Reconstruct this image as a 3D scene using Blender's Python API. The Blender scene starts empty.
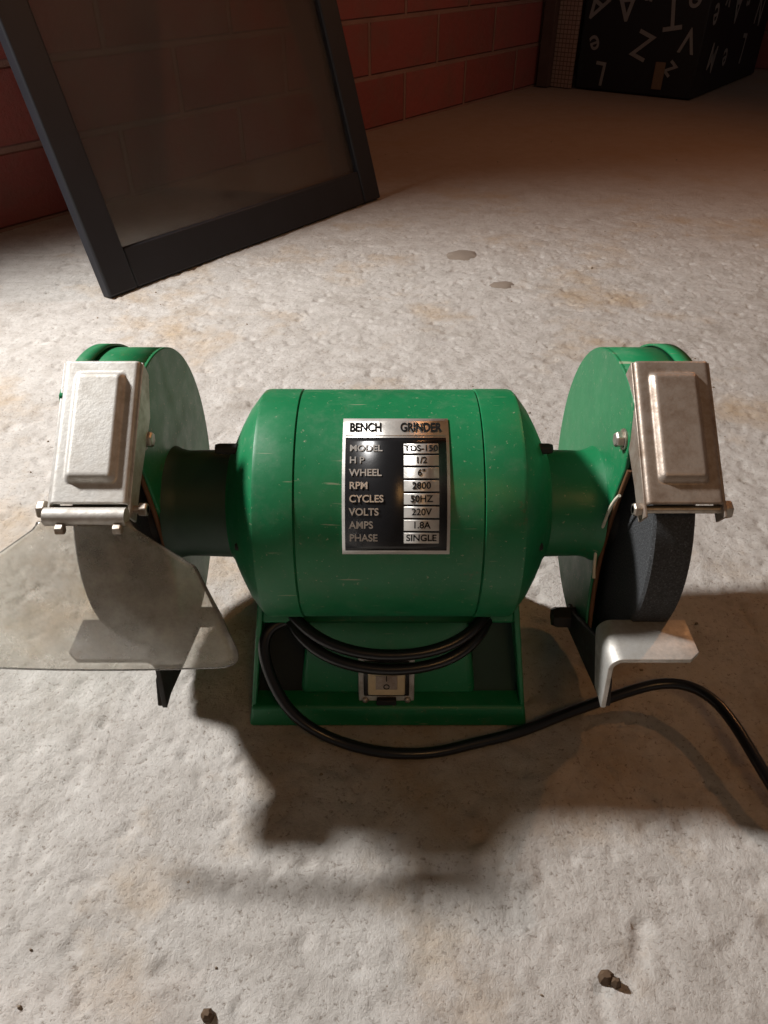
import bpy, bmesh, math, random
import numpy as np
from mathutils import Vector, Matrix
random.seed(4)
S = bpy.context.scene
AZ = 0.125   # motor axis height

# ---------------------------------------------------------------- materials
def mat(name):
    m = bpy.data.materials.new(name); m.use_nodes = True
    nt = m.node_tree
    return m, nt, nt.nodes['Principled BSDF']
def N(nt, t, **kw):
    n = nt.nodes.new(t)
    for k, v in kw.items():
        if k in n.inputs: n.inputs[k].default_value = v
        else: setattr(n, k, v)
    return n
def ramp(nt, fac, stops):
    r = nt.nodes.new('ShaderNodeValToRGB')
    e = r.color_ramp.elements
    while len(e) < len(stops): e.new(0.5)
    for i, (p, c) in enumerate(stops):
        e[i].position = p; e[i].color = c if len(c) == 4 else (*c, 1)
    nt.links.new(fac, r.inputs[0]); return r
def coords(nt, scale=(1,1,1)):
    tc = nt.nodes.new('ShaderNodeTexCoord'); mp = nt.nodes.new('ShaderNodeMapping')
    mp.inputs['Scale'].default_value = scale
    nt.links.new(tc.outputs['Object'], mp.inputs[0]); return mp.outputs[0]
def noise(nt, co, scale, detail=6, rough=0.6):
    n = N(nt, 'ShaderNodeTexNoise', Scale=scale, Detail=detail, Roughness=rough)
    nt.links.new(co, n.inputs['Vector']); return n.outputs[0]
def mixc(nt, fac, a, b):
    m = nt.nodes.new('ShaderNodeMix'); m.data_type = 'RGBA'
    for sock, v in ((m.inputs[0], fac), (m.inputs[6], a), (m.inputs[7], b)):
        if isinstance(v, (tuple, list)): sock.default_value = (*v, 1) if len(v) == 3 else v
        elif isinstance(v, float): sock.default_value = v
        else: nt.links.new(v, sock)
    return m.outputs[2]
def bump(nt, h, bsdf, strength=0.3, dist=0.001, prev=None):
    b = N(nt, 'ShaderNodeBump', Strength=strength, Distance=dist)
    nt.links.new(h, b.inputs['Height'])
    if prev: nt.links.new(prev, b.inputs['Normal'])
    nt.links.new(b.outputs[0], bsdf.inputs['Normal']); return b.outputs[0]

def paint_green():
    m, nt, b = mat('green_enamel')
    co = coords(nt)
    big = noise(nt, co, 14, 5); fine = noise(nt, co, 420, 4, .7); mid = noise(nt, co, 60, 8, .7)
    c = mixc(nt, ramp(nt, big, [(.3,(0,0,0)),(.7,(1,1,1))]).outputs[0], (.004,.132,.047), (.008,.185,.065))
    dust = ramp(nt, mid, [(.52,(0,0,0)),(.75,(.5,.5,.5))]).outputs[0]
    c = mixc(nt, dust, c, (.08,.18,.10))
    sp = ramp(nt, fine, [(.64,(0,0,0)),(.72,(.6,.6,.6))]).outputs[0]
    c = mixc(nt, sp, c, (.42,.38,.28))
    # long thin scratches
    st = noise(nt, coords(nt,(18,260,260)), 1.6, 3, .5)
    sc_ = ramp(nt, st, [(.69,(0,0,0)),(.73,(.5,.5,.5))]).outputs[0]
    c = mixc(nt, sc_, c, (.40,.36,.26))
    # brownish scuffs
    sf = noise(nt, coords(nt,(26,14,30)), 1.6, 9, .8)
    c = mixc(nt, ramp(nt, sf, [(.60,(0,0,0)),(.66,(.5,.5,.5))]).outputs[0], c, (.10,.10,.05))
    nt.links.new(c, b.inputs['Base Color'])
    r = ramp(nt, mid, [(.3,(.34,.34,.34)),(.75,(.58,.58,.58))])
    nt.links.new(r.outputs[0], b.inputs['Roughness'])
    bump(nt, mid, b, .2, .0008)
    return m
def metal(name, col, rough, dirt=(.25,.2,.15), damt=.5, metallic=.85):
    m, nt, b = mat(name); co = coords(nt)
    n1 = noise(nt, co, 90, 8, .7); n2 = noise(nt, co, 500, 4, .7)
    f = ramp(nt, n1, [(.42,(0,0,0)),(.68,(damt,)*3)]).outputs[0]
    c = mixc(nt, f, col, dirt)
    nt.links.new(c, b.inputs['Base Color'])
    b.inputs['Metallic'].default_value = metallic
    r = ramp(nt, n1, [(.3,(rough,)*3),(.75,(min(1,rough+.3),)*3)])
    nt.links.new(r.outputs[0], b.inputs['Roughness'])
    bump(nt, n2, b, .3, .0004)
    return m
def simple(name, col, rough=.5, metallic=0., nscale=200, var=.25, bstr=.1, spec=.5):
    m, nt, b = mat(name); co = coords(nt); n = noise(nt, co, nscale, 5)
    c = mixc(nt, n, tuple(x*(1-var) for x in col), tuple(min(1,x*(1+var)) for x in col))
    nt.links.new(c, b.inputs['Base Color'])
    b.inputs['Roughness'].default_value = rough; b.inputs['Metallic'].default_value = metallic
    b.inputs['Specular IOR Level'].default_value = spec
    bump(nt, n, b, bstr, .0005)
    return m

GREEN = paint_green()
ALU = metal('scratched_aluminium', (.58,.57,.54), .42, (.28,.25,.21), .6, metallic=.6)
ALU2 = metal('stained_aluminium', (.40,.34,.29), .36, (.18,.12,.08), .85, .6)
STEEL = metal('zinc_steel', (.50,.47,.42), .32, (.2,.12,.06), .8)
DARKST = metal('blackened_steel', (.020,.020,.020), .45, (.05,.035,.025), .6, .4)
HOLLOW = simple('recess_shade_black', (.006,.010,.008), .8)  # near-black colour stands in for the shade of openings and recesses
NECKD = simple('shaded_green_enamel', (.006,.036,.018), .5, 0, 60, .4)  # the green enamel again, with shade painted into its colour
BLACK = simple('black_rubber', (.007,.007,.008), .28)
BLKPL = simple('black_label_field', (.010,.010,.011), .24)
INK = simple('black_ink', (.008,.008,.008), .7, spec=.1)
SILV = metal('label_silver', (.66,.64,.60), .28, (.4,.35,.3), .3, .6)
BEIGE = simple('switch_plastic', (.55,.45,.28), .35)
RUST = simple('rusty_edge', (.13,.055,.02), .8)
CREAM = simple('dried_adhesive', (.65,.60,.48), .8)
WHITE = simple('grey_print', (.26,.25,.24), .6)
# wheel
WHEEL, nt, b = mat('abrasive_stone'); co = coords(nt)
n = noise(nt, co, 900, 5, .8); n2 = noise(nt, co, 40, 4)
c = ramp(nt, n, [(.35,(.018,.02,.022)),(.58,(.07,.075,.08)),(.72,(.28,.29,.30))]).outputs[0]
c = mixc(nt, ramp(nt, n2, [(.4,(0,0,0)),(.7,(.4,.4,.4))]).outputs[0], c, (.05,.05,.055))
nt.links.new(c, b.inputs['Base Color']); b.inputs['Roughness'].default_value = .85
bump(nt, n, b, 1.0, .0018)
# transparent shield
def clear(name, tint, haze, hcol, nscale=30, tlw=.5, lo=.7, hi=1.5):
    m = bpy.data.materials.new(name); m.use_nodes = True; nt = m.node_tree
    nt.nodes.clear(); out = nt.nodes.new('ShaderNodeOutputMaterial')
    tr = N(nt, 'ShaderNodeBsdfTransparent'); tr.inputs[0].default_value = (*tint, 1)
    df = N(nt, 'ShaderNodeBsdfDiffuse'); df.inputs[0].default_value = (*hcol, 1)
    tl = N(nt, 'ShaderNodeBsdfTranslucent'); tl.inputs[0].default_value = (*hcol, 1)
    gs = N(nt, 'ShaderNodeBsdfGlossy', Roughness=.15)
    mx0 = N(nt, 'ShaderNodeMixShader'); mx0.inputs[0].default_value = tlw
    nt.links.new(df.outputs[0], mx0.inputs[1]); nt.links.new(tl.outputs[0], mx0.inputs[2])
    co = coords(nt); n1 = noise(nt, co, nscale, 10, .75)
    r = ramp(nt, n1, [(.35,(haze*lo,)*3),(.70,(min(1,haze*hi),)*3)])
    mx = nt.nodes.new('ShaderNodeMixShader'); nt.links.new(r.outputs[0], mx.inputs[0])
    nt.links.new(tr.outputs[0], mx.inputs[1]); nt.links.new(mx0.outputs[0], mx.inputs[2])
    fr = N(nt, 'ShaderNodeFresnel', IOR=1.35)
    mx2 = nt.nodes.new('ShaderNodeMixShader'); nt.links.new(fr.outputs[0], mx2.inputs[0])
    nt.links.new(mx.outputs[0], mx2.inputs[1]); nt.links.new(gs.outputs[0], mx2.inputs[2])
    nt.links.new(mx2.outputs[0], out.inputs[0]); return m
SHIELD = clear('hazy_acrylic', (.98,.97,.94), .30, (.95,.93,.86), nscale=55, tlw=.75, lo=.6, hi=1.6)
GLASS = clear('dusty_glass', (.76,.76,.74), .20, (.34,.29,.25), nscale=12)

# ---------------------------------------------------------------- helpers
def empty(name, loc=(0,0,0)):
    o = bpy.data.objects.new(name, None); o.location = loc; o.empty_display_size = .05
    S.collection.objects.link(o); return o
def mesh_obj(name, verts, faces, m, parent=None, smooth=35, bevel=0, segs=2, solid=0, weld=True):
    me = bpy.data.meshes.new(name); me.from_pydata([tuple(v) for v in verts], [], faces)
    bm = bmesh.new(); bm.from_mesh(me)
    if weld: bmesh.ops.remove_doubles(bm, verts=bm.verts, dist=1e-6)
    if not solid: bmesh.ops.recalc_face_normals(bm, faces=bm.faces)
    bm.to_mesh(me); bm.free()
    for p in me.polygons: p.use_smooth = True
    me.set_sharp_from_angle(angle=math.radians(smooth))
    o = bpy.data.objects.new(name, me); S.collection.objects.link(o)
    me.materials.append(m)
    if parent: o.parent = parent
    if solid:
        md = o.modifiers.new('s','SOLIDIFY'); md.thickness = solid; md.offset = 0
    if bevel:
        md = o.modifiers.new('b','BEVEL'); md.width = bevel; md.segments = segs; md.limit_method='ANGLE'; md.angle_limit=math.radians(40)
    return o
def revolve_x(name, prof, m, parent, cy=0, cz=AZ, segs=128, smooth=30, caps=True):
    V=[];F=[]
    for (x,r) in prof:
        for i in range(segs):
            a=2*math.pi*i/segs; V.append((x, cy+r*math.cos(a), cz+r*math.sin(a)))
    for j in range(len(prof)-1):
        for i in range(segs):
            k=(i+1)%segs; F.append((j*segs+i, j*segs+k, (j+1)*segs+k, (j+1)*segs+i))
    if caps:
        F.append(tuple(range(segs))); F.append(tuple((len(prof)-1)*segs+i for i in range(segs)))
    return mesh_obj(name, V, F, m, parent, smooth)
def prism_x(name, poly, x0, x1, m, parent, bevel=0.0006, smooth=35):
    n=len(poly); V=[(x0,y,z) for y,z in poly]+[(x1,y,z) for y,z in poly]
    F=[tuple(range(n)), tuple(range(2*n-1,n-1,-1))]+[(i,(i+1)%n,n+(i+1)%n,n+i) for i in range(n)]
    return mesh_obj(name, V, F, m, parent, smooth, bevel)
def hexa(name, v8, m, parent, bevel=.001, segs=2):
    F=[(0,1,2,3),(4,5,6,7),(0,1,5,4),(1,2,6,5),(2,3,7,6),(3,0,4,7)]
    return mesh_obj(name, v8, F, m, parent, 35, bevel, segs)
def hexbolt(name, x0, x1, y, z, r, m, parent, axis='x', n=6):
    V=[];F=[]
    prof=[(x0,r*.55),(x0,r),(x1-(x1-x0)*.2,r),(x1,r*.8)]
    for (x,rr) in prof:
        for i in range(n):
            a=2*math.pi*i/n+.3
            p=(x,y+rr*math.cos(a),z+rr*math.sin(a))
            V.append(p)
    for j in range(3):
        for i in range(n): F.append((j*n+i,j*n+(i+1)%n,(j+1)*n+(i+1)%n,(j+1)*n+i))
    F+= [tuple(range(n)), tuple(3*n+i for i in range(n))]
    return mesh_obj(name,V,F,m,parent,20,.0004)
def tube(name, pts, r, m, parent, res=8):
    cu=bpy.data.curves.new(name,'CURVE'); cu.dimensions='3D'; cu.bevel_depth=r; cu.bevel_resolution=res; cu.resolution_u=16
    sp=cu.splines.new('NURBS'); sp.points.add(len(pts)-1)
    for i,p in enumerate(pts): sp.points[i].co=(*p,1)
    sp.order_u=4; sp.use_endpoint_u=True; cu.use_fill_caps=True
    cu.materials.append(m)
    o=bpy.data.objects.new(name,cu); S.collection.objects.link(o)
    if parent: o.parent=parent
    return o
def text(name, body, size, origin, X, Y, Z, m, parent, sx=1, align='LEFT', ext=.00008, bold=0):
    cu=bpy.data.curves.new(name,'FONT'); cu.body=body; cu.size=size; cu.align_x=align; cu.align_y='CENTER'; cu.extrude=ext; cu.offset=bold
    cu.materials.append(m)
    o=bpy.data.objects.new(name,cu); S.collection.objects.link(o)
    X=Vector(X).normalized();Y=Vector(Y).normalized();Z=Vector(Z).normalized()
    M=Matrix((( X.x*sx,Y.x,Z.x,origin[0]),(X.y*sx,Y.y,Z.y,origin[1]),(X.z*sx,Y.z,Z.z,origin[2]),(0,0,0,1)))
    if parent: o.parent=parent
    o.matrix_basis=M
    return o

# ================================================================= GRINDER
G = empty('bench_grinder')
CX=.0026
bell=[(.0477,.0643),(.0481,.0655),(.0665,.0655),(.0682,.0650),(.0696,.0636),(.0755,.0560),(.0803,.0475),(.0842,.0395),(.0862,.0350),(.0878,.0330)]
prof=[(-x,r) for x,r in reversed(bell)]+[(-.0474,.0641),(-.0469,.0652),(.0469,.0652),(.0474,.0641)]+bell
prof=[(-.0880,.010)]+prof+[(.0880,.010)]
revolve_x('motor_housing',[(x+CX,r) for x,r in prof],GREEN,G,segs=160,smooth=25)
for s in (-1,1):
    e='right' if s>0 else 'left'
    revolve_x('neck_'+e,[(s*.080,.0315),(s*.112,.0305),(s*.1165,.0315),(s*.1205,.0335)],GREEN if s>0 else NECKD,G)  # left neck takes the darkened green, for the guard's shadow on it
    hexbolt('end_screw_a_'+e, s*.078, s*.090, -.010, AZ+.044, .0032, DARKST, G)
    # dark recessed screw on the bell, level with the axis
    hexbolt('end_screw_b_'+e, s*.0745+CX, s*.0806+CX, -.0480, AZ+.008, .0022, HOLLOW, G, n=12)

R=.0885
front=[(-.036,.066),(-.038,.050),(-.0285,.012),(-.0265,-.020),(-.030,-.045),(-.037,-.068)]
def arc(Rr,a0=70,a1=297,n=96):
    return [(-Rr*math.cos(math.radians(a0+(a1-a0)*i/n)), Rr*math.sin(math.radians(a0+(a1-a0)*i/n))) for i in range(n+1)]
T0=Vector((-.014,.0970)); T1=Vector((-.071,.0535)); L=(T1-T0).length; D=(T1-T0)/L; NN=Vector((D.y,-D.x)); 
if NN.y<0: NN=-NN
XO=.1550
for s in (-1,1):
    e='right' if s>0 else 'left'
    a=arc(R); poly=a+list(reversed(front))
    prism_x('guard_side_'+e,[(y,AZ+z) for y,z in poly], s*.1200, s*.1225, GREEN, G, .0006)
    # rim strip
    V=[];F=[];a=arc(R-.0008,71,297,110)
    for (y,z) in a: V+=[(s*.1215,y,AZ+z),(s*(XO-.001),y,AZ+z)]
    F=[(2*i,2*i+1,2*i+3,2*i+2) for i in range(len(a)-1)]
    mesh_obj('guard_rim_'+e,V,F,GREEN,G,40,0,2,.0016)
    # outer cover: plate plus a turned lip
    a=arc(R+.0018,72,297); front2=[(-.040,.05),(-.034,.0),(-.038,-.05)]
    prism_x('guard_cover_'+e,[(y,AZ+z) for y,z in a+list(reversed(front2))], s*(XO-.001), s*(XO+.0015), GREEN, G, .0008)
    V=[];a=arc(R+.0012,72,296,110)
    for (y,z) in a: V+=[(s*(XO-.007),y,AZ+z),(s*(XO+.0012),y,AZ+z)]
    F=[(2*i,2*i+1,2*i+3,2*i+2) for i in range(len(a)-1)]
    mesh_obj('guard_cover_lip_'+e,V,F,GREEN,G,40,0,2,.0014)
    # grinding wheel, flange, nut and spindle
    revolve_x('grinding_wheel_'+e,[(s*.130,.010),(s*.130,.0735),(s*.1312,.075),(s*.1490,.075),(s*.1502,.0735),(s*.1502,.010)],WHEEL,G,segs=160,caps=True)
    revolve_x('wheel_flange_'+e,[(s*.126,.006),(s*.127,.022),(s*.130,.024),(s*.130,.006)],DARKST,G,segs=64)
    revolve_x('spindle_'+e,[(s*.120,.0065),(s*.1535,.0065)],STEEL,G,segs=32)
    hexbolt('spindle_nut_'+e,s*.1502,s*.1535,0,AZ,.012,STEEL,G)
    # worn guard edge
    tube('guard_worn_edge_'+e,[(s*.1225,y-.0005,AZ+z) for y,z in front[1:6]],.0013,RUST,G,3)
    # ---- spark deflector bracket
    xa,xb=( .1215,.1570) if s>0 else (-.1185,-.1545)
    m=ALU2 if s>0 else ALU
    nu,nv=46,64; V=[];F=[]
    for j in range(nv+1):
        v=j/nv
        for i in range(nu+1):
            u=i/nu
            x=xa+(xb-xa)*u
            w=abs(xb-xa)
            def st(d,wd=.0028): 
                t=max(0,min(1,d/wd)); return t*t*(3-2*t)
            dx=min(u,1-u)*w-.0058; dy=min(v*L-.006, (1-v)*L-.010)
            if dx<.003 and dy<.003:
                d=.003-math.hypot(.003-dx,.003-dy)
            else: d=min(dx,dy)
            h=.0032*st(d)
            de=min(u,1-u)*w
            if de<.002: h-= (.002-math.sqrt(max(0,.002**2-(.002-de)**2)))
            p=T0+D*(v*L)+NN*h
            V.append((x,p.x,AZ+p.y))
    for j in range(nv):
        for i in range(nu):
            q=j*(nu+1)+i; F.append((q,q+1,q+nu+2,q+nu+1))
    mesh_obj('spark_deflector_'+e,V,F,m,G,60,0,2,.0012)
    for k,xx in enumerate((xa,xb)):
        p0=T0-NN*.001; p1=T1-NN*.001+D*.006; p2=T1-NN*.011+D*.006; p3=T1-NN*.012-D*.012; p4=T0-NN*.018+D*.022; p5=T0-NN*.010+D*.002
        off = -.0012 if (k==0)==(s>0) else 0
        if s<0: off = (0 if k==0 else -.0012)
        prism_x('deflector_flange_%d_%s'%(k,e),[(p.x,AZ+p.y) for p in (p0,p1,p2,p3,p4,p5)],xx+off,xx+off+.0013,m,G,.0003)
    hexbolt('deflector_bolt_'+e, s*.1200, s*.1150, -.029, AZ+.062, .0042, STEEL, G)
    revolve_x('deflector_bolt_washer_'+e,[(s*.1199,.0055),(s*.1190,.0055)],STEEL,G,cy=-.029,cz=AZ+.062,segs=24)
    # hinge rod
    hp=T1+D*.001-NN*.006
    r0,r1=(.1165,.1625) if s>0 else (-.1620,-.1105)
    revolve_x('hinge_rod_'+e,[(r0,.0019),(r1,.0019)],STEEL,G,cy=hp.x,cz=AZ+hp.y,segs=24)
    for k,(q,sg) in enumerate(((r0,1),(r1,-1))):
        hexbolt('hinge_nut_%d_%s'%(k,e), q+sg*.004, q, hp.x, AZ+hp.y, .0046 if (k==1)==(s>0) else .0034, STEEL, G)
    # ---- tool rest: horizontal shelf bending into a vertical leg, on a dark arm
    zt=AZ-.026; V=[]
    path=[]
    for t in np.linspace(0,1,8): path.append((.1590-(.1590-.1205)*t, zt, 0))
    for t in np.linspace(0,math.pi/2,10)[1:]: path.append((.1205-.006*math.sin(t), zt-.006+.006*math.cos(t), t))
    for t in np.linspace(0,1,8)[1:]: path.append((.1145, zt-.006-.026*t, 2+t))
    for (x,z,t) in path:
        if t>=2: q=t-2; ya,yb=-.0965-.004*q, -.068-.018*q
        else: ya,yb=-.0965,-.0690
        if x>.155: ya+= (x-.155)*1.2
        V+=[(s*x,ya,z),(s*x,yb,z)]
    F=[(2*i,2*i+1,2*i+3,2*i+2) for i in range(len(path)-1)]
    mesh_obj('tool_rest_'+e,V,F,ALU if s>0 else DARKST,G,60,.0004,2,.0026)
    prism_x('tool_rest_arm_'+e,[(-.008,AZ-.074),(-.020,AZ-.070),(-.070,AZ-.040),(-.092,AZ-.046),(-.098,AZ-.060),(-.088,AZ-.066),(-.012,AZ-.088)],s*.1163,s*.1193,DARKST,G,.0008)
    hexbolt('rest_bolt_'+e, s*.1205, s*.1055, -.016, AZ-.078, .0072, DARKST, G)
# dried adhesive strand at the right guard edge
tube('adhesive_strand',[(.1195,-.041,AZ+.036),(.1185,-.036,AZ+.028),(.119,-.0315,AZ+.012),(.1182,-.029,AZ-.004),(.119,-.029,AZ-.018),(.1185,-.036,AZ-.026)],.0009,CREAM,G,3)

# ---- eye shield (left)
xc=-.1365; hw=[(0,.021),(.04,.0225),(.28,.050),(.60,.0600),(.88,.0665),(.94,.0665),(.98,.0640),(1.0,.0595)]
A=Vector((-.0795,.050)); B=Vector((-.106,-.0185)); nS=24
V=[];F=[]
ts=np.linspace(0,1,41)
def hwf(t):
    for (a,b),(c,d) in zip(hw,hw[1:]):
        if t<=c: return b+(d-b)*(t-a)/(c-a)
    return hw[-1][1]
for t in ts:
    p=A+(B-A)*float(t); bow=-.003*math.sin(math.pi*t)
    for i in range(nS+1):
        u=-1+2*i/nS
        V.append((xc+u*hwf(float(t)), p.x+bow - .002*(1-u*u), AZ+p.y))
for j in range(40):
    for i in range(nS): q=j*(nS+1)+i; F.append((q,q+1,q+nS+2,q+nS+1))
mesh_obj('eye_shield',V,F,SHIELD,G,60,0,2,.0024)
revolve_x('shield_clamp_tube',[(-.154,.0030),(-.154,.0042),(-.117,.0042),(-.117,.0030)],ALU,G,cy=A.x+.001,cz=AZ+A.y+.002,segs=32)
for k,xx in enumerate((-.148,-.122)):
    hexbolt('shield_clamp_screw_%d'%k,xx,xx+.004,A.x-.0045,AZ+A.y-.001,.0026,STEEL,G)

# ---- base
hexa('base_foot',[(-.083,-.064,0),(.088,-.064,0),(.088,.062,0),(-.083,.062,0),(-.081,-.060,.014),(.086,-.060,.014),(.086,.058,.014),(-.081,.058,.014)],GREEN,G,.002,3)
hexa('base_pedestal',[(-.052,-.050,.012),(.057,-.050,.012),(.057,.050,.012),(-.052,.050,.012),(-.044,-.034,.075),(.049,-.034,.075),(.049,.034,.075),(-.044,.034,.075)],GREEN,G,.004,3)
for s in ('left','right'):
    xo0,xi0,xo1,xi1=(-.0815,-.0785,-.0735,-.0700) if s=='left' else (.0865,.0835,.0785,.0750)
    hexa('base_side_'+s,[(xo0,-.059,.010),(xi0,-.059,.010),(xi0,.058,.010),(xo0,.058,.010),(xo1,-.036,.080),(xi1,-.036,.080),(xi1,.036,.080),(xo1,.036,.080)],GREEN,G,.0008)
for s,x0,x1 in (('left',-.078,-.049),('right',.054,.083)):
    prism_x('base_web_'+s,[(-.050,.010),(-.040,.024),(-.016,.070),(.016,.070),(.020,.010)],x0,x1,HOLLOW if s=='left' else NECKD,G,.001)  # webs coloured dark to paint in the shade of the base openings
prism_x('base_saddle',[(-.040,.066),(-.034,.080),(.034,.080),(.040,.066)],-.072,.077,GREEN,G,.002)
# ---- switch on the pedestal's front face
sn=Vector((0,-.970,.245)); sy=Vector((0,.245,.970)); sx=Vector((1,0,0)); sw=Vector((.0015,-.0465,.0265))
def swbox(name,cx,cy,w,h,d0,d1,m,bv=.0006):
    vv=[]
    for d in (d0,d1):
        for (a,b_) in ((-1,-1),(1,-1),(1,1),(-1,1)):
            p=sw+sx*(cx+a*w/2)+sy*(cy+b_*h/2)+sn*d; vv.append(tuple(p))
    return hexa(name,vv,m,G,bv)
swbox('switch_plate',0,0,.034,.034,-.004,.005,ALU)
swbox('switch_bezel',0,.003,.0275,.024,.003,.0075,BLKPL)
swbox('switch_rocker',0,.003,.0225,.0195,.005,.0100,BEIGE,.001)
swbox('switch_window',0,.003,.013,.010,.0098,.0103,ALU2,.0002)
swbox('switch_clip',0,-.0145,.012,.006,.003,.0085,DARKST)
text('switch_mark_on','I',.006,sw+sx*.000+sy*.006+sn*.0106,sx,sy,sn,INK,G,1,'CENTER')
text('switch_mark_off','O',.005,sw+sx*.000+sy*.000+sn*.0106,sx,sy,sn,INK,G,1,'CENTER')
for k,xx in enumerate((-.013,.013)):
    p=sw+sx*xx+sy*(-.0135)+sn*.005
    bm=bmesh.new(); bmesh.ops.create_uvsphere(bm,u_segments=16,v_segments=8,radius=.0022); me=bpy.data.meshes.new('switch_screw'); bm.to_mesh(me); bm.free(); me.materials.append(STEEL)
    o=bpy.data.objects.new('switch_screw_%d'%k,me); o.location=p; o.parent=G; S.collection.objects.link(o)

# ---- rating plate wrapped on the housing
def curved(name,x0,x1,e0,e1,r,m,th=.0004):
    V=[];F=[];n=24
    for i in range(n+1):
        a=math.radians(e0+(e1-e0)*i/n)
        for x in (x0,x1):
            V.append((x,-r*math.cos(a),AZ+r*math.sin(a)))
    F=[(2*i,2*i+1,2*i+3,2*i+2) for i in range(n)]
    return mesh_obj(name,V,F,m,G,60,0,2,th)
LX0,LX1=-.0208,.0327
E=-1.0
curved('rating_plate',LX0,LX1,15.5+E,79.5+E,.0657,SILV)
curved('rating_plate_field',LX0+.0015,LX1-.0015,17.3+E,68.2+E,.0659,BLKPL)
curved('rating_plate_header',LX0+.0015,LX1-.0015,69.2+E,78.0+E,.0659,SILV)
def rowtext(nm,t,el,x,size,m,sx=1,align='LEFT',r=.0663,bold=0):
    a=math.radians(el+E); nrm=Vector((0,-math.cos(a),math.sin(a))); up=Vector((0,math.sin(a),math.cos(a)))
    text(nm,t,size,(x,0+nrm.y*r,AZ+nrm.z*r),(1,0,0),up,nrm,m,G,sx,align,.00006,bold)
rowtext('plate_title_a','BENCH',73.6,-.0175,.0080,INK,.62,bold=.00020)
rowtext('plate_title_b','GRINDER',73.6,.0292,.0080,INK,.62,'RIGHT',bold=.00020)
rows=[('MODEL','TDS-150'),('H P','1/2'),('WHEEL','6"'),('RPM','2800'),('CYCLES','50HZ'),('VOLTS','220V'),('AMPS','1.8A'),('PHASE','SINGLE')]
for i,(a_,b_) in enumerate(rows):
    el=62.6-5.65*i
    rowtext('plate_row_%d'%i,a_,el,-.0172,.0050,SILV,.98,bold=.00010)
    curved('plate_value_field_%d'%i,.0098,.0272,el+E-2.35,el+E+2.35,.0661,SILV,.0003)
    rowtext('plate_value_%d'%i,b_,el,.0185,.0047,INK,1.0,'CENTER',.0664,.00008)

# ---- power cord
cr=.0034
tube('power_cord',[(-.045,-.034,.064),(-.062,-.034,.064),(-.073,-.042,.060),(-.070,-.054,.042),(-.058,-.068,.022),(-.042,-.074,.010),(-.022,-.080,.0042),(.002,-.086,.0042),(.030,-.086,.0042),(.052,-.079,.0045),(.080,-.073,.005),(.108,-.060,.006),(.145,-.048,.010),(.180,-.040,.018),(.203,-.058,.022),(.209,-.100,.020),(.219,-.134,.012),(.237,-.165,.005),(.25,-.21,.0042),(.30,-.30,.0042)],cr,BLACK,G)
loop=lambda dy,dz,w:[(-.051-w,.030,.072),(-.063-w,0,.070),(-.062-w,-.035+dy,.068+dz),(-.036,-.060+dy,.057+dz),(.003,-.066+dy,.053+dz),(.042,-.062+dy,.058+dz),(.065+w,-.040+dy,.069+dz),(.070+w,0,.070),(.056+w,.03,.072)]
tube('cord_wrap_a',loop(0,0,0),cr,BLACK,G)
tube('cord_wrap_b',loop(.004,.0075,.001),cr,BLACK,G)

# ================================================================= ROOM
w=Vector((.6,.8,0)); nrm=Vector((.8,-.6,0)); Q=Vector((-.64,.885,0))
def W(a,b_,z=0): return Q+w*a+nrm*b_+Vector((0,0,z))

def axis_pts(lo,hi,flo,fhi,fine,coarse):
    return np.concatenate([np.arange(lo,flo,coarse),np.arange(flo,fhi,fine),np.arange(fhi,hi+coarse,coarse)])
xs=axis_pts(-3,3.6,-.5,.75,.0022,.03); ys=axis_pts(-1.6,4.2,-.36,1.15,.0024,.03)
rng=np.random.RandomState(3)
def vnoise(X,Y,sc):
    g=rng.rand(256,256); x=X*sc+50.3; y=Y*sc+70.1
    xi=np.floor(x).astype(int); yi=np.floor(y).astype(int); fx=x-xi; fy=y-yi
    fx=fx*fx*(3-2*fx); fy=fy*fy*(3-2*fy)
    a=g[xi%256,yi%256];b_=g[(xi+1)%256,yi%256];c_=g[xi%256,(yi+1)%256];d=g[(xi+1)%256,(yi+1)%256]
    return (a*(1-fx)+b_*fx)*(1-fy)+(c_*(1-fx)+d*fx)*fy
X,Y=np.meshgrid(xs,ys)
XR=X*.8+Y*.6; YR=-X*.6+Y*.8
fade=np.clip((1.25-Y)/.5,0.12,1)
h=.0018*vnoise(XR,YR,7)+.0009*vnoise(X,Y,26)+fade*(.0008*vnoise(XR,YR,70)+.0008*vnoise(X,Y,130))
pit=vnoise(X,Y,95)*.5+vnoise(XR,YR,160)*.5
h-=fade*.0034*np.clip(pit-.66,0,1)*3
h+=fade*.0010*vnoise(XR,YR,250)
h-=.0008*np.clip(vnoise(X,Y,33)-.72,0,1)*3
Z=h-h.max()+.0014
ny,nx=X.shape
co_=np.stack([X.ravel(),Y.ravel(),Z.ravel()],1).astype(np.float32)
idx=np.arange(nx*ny).reshape(ny,nx)
quads=np.stack([idx[:-1,:-1],idx[:-1,1:],idx[1:,1:],idx[1:,:-1]],-1).reshape(-1,4).astype(np.int32)
me=bpy.data.meshes.new('floor'); me.vertices.add(len(co_)); me.vertices.foreach_set('co',co_.ravel())
me.loops.add(quads.size); me.loops.foreach_set('vertex_index',quads.ravel())
me.polygons.add(len(quads)); me.polygons.foreach_set('loop_start',np.arange(0,quads.size,4,dtype=np.int32))
me.polygons.foreach_set('use_smooth',np.ones(len(quads),dtype=bool))
me.update(calc_edges=True); me.validate()
floor=bpy.data.objects.new('floor',me); S.collection.objects.link(floor)
FM,nt,b=mat('rough_cement'); co=coords(nt)
n1=noise(nt,co,5,7,.65); n2=noise(nt,co,30,9,.8); n3=noise(nt,co,340,6,.75); n4=noise(nt,co,11,8,.7); n6=noise(nt,co,120,6,.7)
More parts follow.
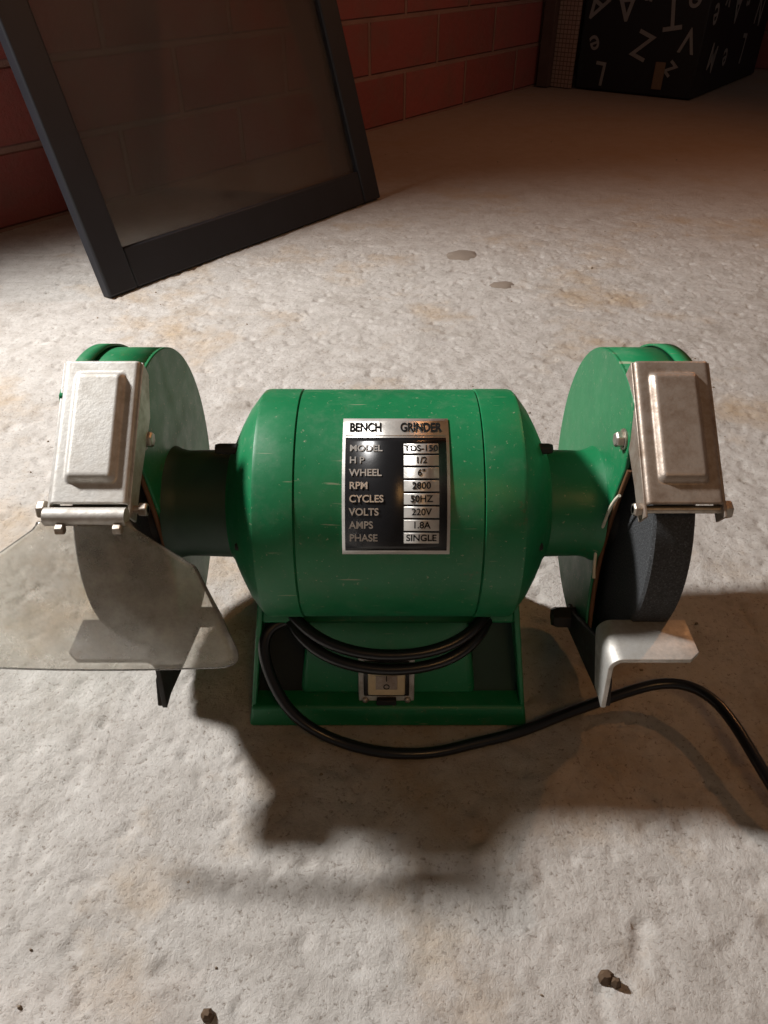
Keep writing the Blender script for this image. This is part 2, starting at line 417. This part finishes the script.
c=ramp(nt,n2,[(.30,(.33,.305,.275)),(.5,(.455,.43,.40)),(.70,(.55,.53,.50))]).outputs[0]
c=mixc(nt,ramp(nt,n1,[(.52,(0,0,0)),(.65,(.7,.7,.7))]).outputs[0],c,(.40,.29,.175))
c=mixc(nt,ramp(nt,n4,[(.53,(0,0,0)),(.68,(.55,.55,.55))]).outputs[0],c,(.29,.255,.215))
c=mixc(nt,ramp(nt,n6,[(.63,(0,0,0)),(.71,(.55,.55,.55))]).outputs[0],c,(.22,.19,.155))
c=mixc(nt,ramp(nt,n3,[(.34,(.85,.85,.85)),(.44,(0,0,0))]).outputs[0],c,(.19,.16,.13))
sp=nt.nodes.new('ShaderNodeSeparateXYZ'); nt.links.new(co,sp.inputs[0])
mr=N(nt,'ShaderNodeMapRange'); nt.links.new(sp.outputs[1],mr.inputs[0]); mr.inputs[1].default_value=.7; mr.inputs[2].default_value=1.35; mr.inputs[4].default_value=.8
c=mixc(nt,mr.outputs[0],c,(.26,.17,.12))  # dim warm light of the far floor mixed into the cement colour
nt.links.new(c,b.inputs['Base Color']); b.inputs['Roughness'].default_value=.92
p_=bump(nt,n3,b,.7,.0025)
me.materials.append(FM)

def wallmat():
    m,nt,b=mat('red_hollow_brick')
    tc=nt.nodes.new('ShaderNodeTexCoord'); se=nt.nodes.new('ShaderNodeSeparateXYZ'); cb=nt.nodes.new('ShaderNodeCombineXYZ')
    nt.links.new(tc.outputs['Object'],se.inputs[0]); nt.links.new(se.outputs[0],cb.inputs[0]); nt.links.new(se.outputs[2],cb.inputs[1])
    br=nt.nodes.new('ShaderNodeTexBrick'); nt.links.new(cb.outputs[0],br.inputs[0])
    br.inputs['Scale'].default_value=1; br.inputs['Brick Width'].default_value=.29; br.inputs['Row Height'].default_value=.115
    br.inputs['Mortar Size'].default_value=.007; br.inputs['Mortar Smooth'].default_value=.5
    br.inputs['Color1'].default_value=(.31,.085,.078,1); br.inputs['Color2'].default_value=(.235,.062,.058,1); br.inputs['Mortar'].default_value=(.27,.155,.13,1)
    n=noise(nt,tc.outputs['Object'],9,8,.7)
    c=mixc(nt,ramp(nt,n,[(.45,(0,0,0)),(.70,(.7,.7,.7))]).outputs[0],br.outputs[0],(.18,.10,.085))
    nt.links.new(c,b.inputs['Base Color']); b.inputs['Roughness'].default_value=.85
    iv=nt.nodes.new('ShaderNodeMath'); iv.operation='SUBTRACT'; iv.inputs[0].default_value=1; nt.links.new(br.outputs[1],iv.inputs[1])
    p=bump(nt,iv.outputs[0],b,.8,.008); n5=noise(nt,tc.outputs['Object'],60,7,.7); bump(nt,n5,b,.6,.006,p)
    return m
WM=wallmat()
def wall(name,p0,p1,th,hgt):
    d=(p1-p0); l=d.length; d.normalize(); nn=Vector((d.y,-d.x,0))
    V=[(0,0,-.02),(l,0,-.02),(l,th,-.02),(0,th,-.02),(0,0,hgt),(l,0,hgt),(l,th,hgt),(0,th,hgt)]
    F=[(0,1,2,3),(4,5,6,7),(0,1,5,4),(1,2,6,5),(2,3,7,6),(3,0,4,7)]
    o=mesh_obj(name,V,F,WM)
    o.matrix_world=Matrix(((d.x,-nn.x,0,p0.x),(d.y,-nn.y,0,p0.y),(0,0,1,0),(0,0,0,1)))
    return o
WB=3.0-(Q.dot(w))   # distance along the wall to the back corner
wall('wall_left',W(-1.6,0),W(WB+.1,0),.12,2.4)
wall('wall_back',W(WB,0),W(WB,2.6),.12,2.4)

# ---- window sash leaning on the wall
SASH=empty('window_sash')
P1=W(-.052,.382); Lh=1.25; sn_=.362/Lh; cs_=math.sqrt(1-sn_**2)
up=(-nrm*sn_+Vector((0,0,cs_))); out=(nrm*cs_+Vector((0,0,sn_)))
P1=P1+Vector((0,0,.002))
DF=simple('dark_painted_wood',(.010,.0105,.015),.55,0,25,.4,.3)
def sb(name,u0,u1,v0,v1,d0,d1,m,bv=.003):
    vv=[]
    for d in (d0,d1):
        for (a,b_) in ((u0,v0),(u1,v0),(u1,v1),(u0,v1)): vv.append(tuple(P1+w*a+up*b_+out*d))
    return hexa(name,vv,m,SASH,bv)
FW=.046; SWd=.600; TH=-.018
sb('stile_1',0,FW,0,Lh,TH,0,DF); sb('stile_2',SWd-FW,SWd,0,Lh,TH,0,DF)
sb('rail_bottom',FW,SWd-FW,0,FW+.008,TH,-.001,DF); sb('rail_top',FW,SWd-FW,Lh-FW,Lh,TH,-.001,DF)
sb('glass_pane',FW-.004,SWd-FW+.004,FW,Lh-FW+.004,-.012,-.009,GLASS,0)

# ---- storage box with printed letters
BX=empty('storage_box')
BOXM=simple('black_printed_card',(.009,.010,.013),.6,0,20,.3,.1)
a0=(Vector((.9,2.12,0))-Q).dot(w); b1=(Vector((.9,2.12,0))-Q).dot(nrm)
def wb(name,a0,a1,b0,b1,z0,z1,m,parent,bv=.004):
    vv=[tuple(W(a,b_,z)) for z in (z0,z1) for (a,b_) in ((a0,b0),(a1,b0),(a1,b1),(a0,b1))]
    return hexa(name,vv,m,parent,bv)
wb('box_body',a0,a0+.66,b1-.37,b1,.001,.40,BOXM,BX)
wb('box_lid',a0-.006,a0+.666,b1-.376,b1+.006,.36,.41,BOXM,BX)
zz=Vector((0,0,1))
def letter(k,ch,face,u,z,size,rot):
    if face==0: X=nrm; Zn=-w; o=W(a0-.002,b1-.37+u,z)
    else: X=w; Zn=nrm; o=W(a0+u,b1+.002,z)
    X=Vector(X); Yv=zz.copy()
    R_=Matrix.Rotation(math.radians(rot),3,Zn); X=R_@X; Yv=R_@Yv
    text('printed_letter_%d'%k,ch,size,o,X,Yv,Zn,WHITE,BX,.85,'CENTER',.0003,.0008)
k=0
for (ch,f,u,z,sz,ro) in [('A',0,.13,.23,.12,185),('n',0,.19,.25,.09,170),('Z',0,.20,.13,.10,160),('e',0,.05,.12,.08,200),('L',0,.08,.05,.09,175),('z',0,.29,.07,.08,140),('T',0,.27,.21,.11,190),('e',0,.325,.24,.10,175),('A',0,.04,.22,.10,150),('V',0,.33,.15,.09,175),
    ('e',1,.06,.20,.11,185),('y',1,.15,.24,.12,170),('A',1,.26,.22,.12,180),('M',1,.12,.10,.10,165),('r',1,.36,.23,.11,185),('L',1,.42,.10,.12,175),('e',1,.25,.08,.10,190),('N',1,.52,.20,.12,170)]:
    letter(k,ch,f,u,z,sz,ro); k+=1
wb('box_sticker',a0-.0065,a0-.006,b1-.12,b1-.09,.02,.09,simple('brown_tape',(.2,.13,.08),.6),BX,0)

# ---- offcut boards beside the box
PB=empty('leaning_boards')
PLK=simple('brown_board',(.10,.06,.05),.7,0,30,.4)
GR,nt,b=mat('grid_panel'); tc=nt.nodes.new('ShaderNodeTexCoord'); mp=nt.nodes.new('ShaderNodeMapping'); mp.inputs['Rotation'].default_value=(0,0,math.atan2(.6,-.8)*-1); nt.links.new(tc.outputs['Object'],mp.inputs[0])
se=nt.nodes.new('ShaderNodeSeparateXYZ'); nt.links.new(mp.outputs[0],se.inputs[0]); cb=nt.nodes.new('ShaderNodeCombineXYZ'); nt.links.new(se.outputs[0],cb.inputs[0]); nt.links.new(se.outputs[2],cb.inputs[1])
br=nt.nodes.new('ShaderNodeTexBrick'); br.offset=0; nt.links.new(cb.outputs[0],br.inputs[0]); br.inputs['Scale'].default_value=1; br.inputs['Brick Width'].default_value=.012; br.inputs['Row Height'].default_value=.012; br.inputs['Mortar Size'].default_value=.0012
br.inputs['Color1'].default_value=(.34,.23,.19,1); br.inputs['Color2'].default_value=(.38,.25,.2,1); br.inputs['Mortar'].default_value=(.12,.08,.06,1)
nt.links.new(br.outputs[0],b.inputs['Base Color'])
wb('grid_board',a0-.02,a0+.0-.008,b1-.46,b1-.375,.001,.55,GR,PB,.001)
wb('plank',a0-.05,a0-.025,.012,.05,.001,.6,PLK,PB,.002)

# ---- small debris on the floor
V=[];F=[]
def chip(x,y,r,hh,z=0.0,nmin=5):
    n=random.randint(nmin,nmin+2); b0=len(V); ph=random.random()*6
    for lvl,(rr,zz_) in enumerate(((1,z-.002),(.95,z+hh*.5),(.5,z+hh))):
        for i in range(n):
            a=ph+2*math.pi*i/n; q=r*rr*(.75+.4*random.random()); V.append((x+q*math.cos(a),y+q*math.sin(a)*.8,zz_))
    for l in range(2):
        for i in range(n): F.append((b0+l*n+i,b0+l*n+(i+1)%n,b0+(l+1)*n+(i+1)%n,b0+(l+1)*n+i))
    F.append(tuple(b0+2*n+i for i in range(n)))
for _ in range(300):
    y=-.3+2.0*random.random()**1.0; x=random.uniform(-.6,.9)*(.5+.5*(y+.4))
    chip(x,y,random.uniform(.0006,.0017)*(1 if random.random()<.9 else 1.5),random.uniform(.001,.0022),-.002)
mesh_obj('floor_debris',V,F,simple('dry_crumbs',(.22,.17,.12),.9),None,20,weld=False)
V=[];F=[]
chip(-.0800,-.2185,.0032,.003); chip(.104,-.2030,.0038,.003); chip(.108,-.2055,.0026,.004)
mesh_obj('dry_leaf_bits',V,F,simple('dry_leaf',(.09,.055,.03),.8),None,20,weld=False)
V=[];F=[]
chip(.12,.79,.030,.0045,-.003,13)
chip(.165,.67,.018,.0035,-.003,11)
mesh_obj('flat_stones',V,F,simple('flat_stone',(.22,.18,.145),.9,0,60),None,60,weld=False)

# ================================================================= LIGHT
def look(o,t): o.rotation_euler=(Vector(t)-o.location).to_track_quat('-Z','Y').to_euler()
def lamp(name,typ,loc,tgt,power,col,**kw):
    l=bpy.data.lights.new(name,typ); l.energy=power; l.color=col
    for k_,v in kw.items(): setattr(l,k_,v)
    o=bpy.data.objects.new(name,l); o.location=loc; S.collection.objects.link(o); look(o,tgt); return o
lamp('daylight_spot','SPOT',(-.94,.315,1.00),(.09,-.10,0),130,(1.0,.975,.95),spot_size=math.radians(101),spot_blend=.65,shadow_soft_size=.065)
lamp('warm_bulb','SPOT',(1.25,1.05,1.40),(.15,.6,0),18,(1.0,.42,.15),spot_size=math.radians(130),spot_blend=.8,shadow_soft_size=.03)
lamp('warm_reflection_lamp','AREA',(.20,-.75,.92),(0,0,.1),.9,(1.0,.52,.18),size=.2)
wd=bpy.data.worlds.new('dim_room'); S.world=wd; wd.use_nodes=True
wd.node_tree.nodes['Background'].inputs[0].default_value=(.95,.82,.76,1); wd.node_tree.nodes['Background'].inputs[1].default_value=.075

# ================================================================= CAMERA
cam=bpy.data.cameras.new('camera'); cam.sensor_fit='VERTICAL'; cam.sensor_height=36; cam.lens=26; cam.clip_start=.01
co=bpy.data.objects.new('camera',cam); S.collection.objects.link(co)
co.location=(0,-.342,.3856); co.rotation_euler=(math.radians(52),0,0)
S.camera=co
S.view_settings.view_transform='Standard'
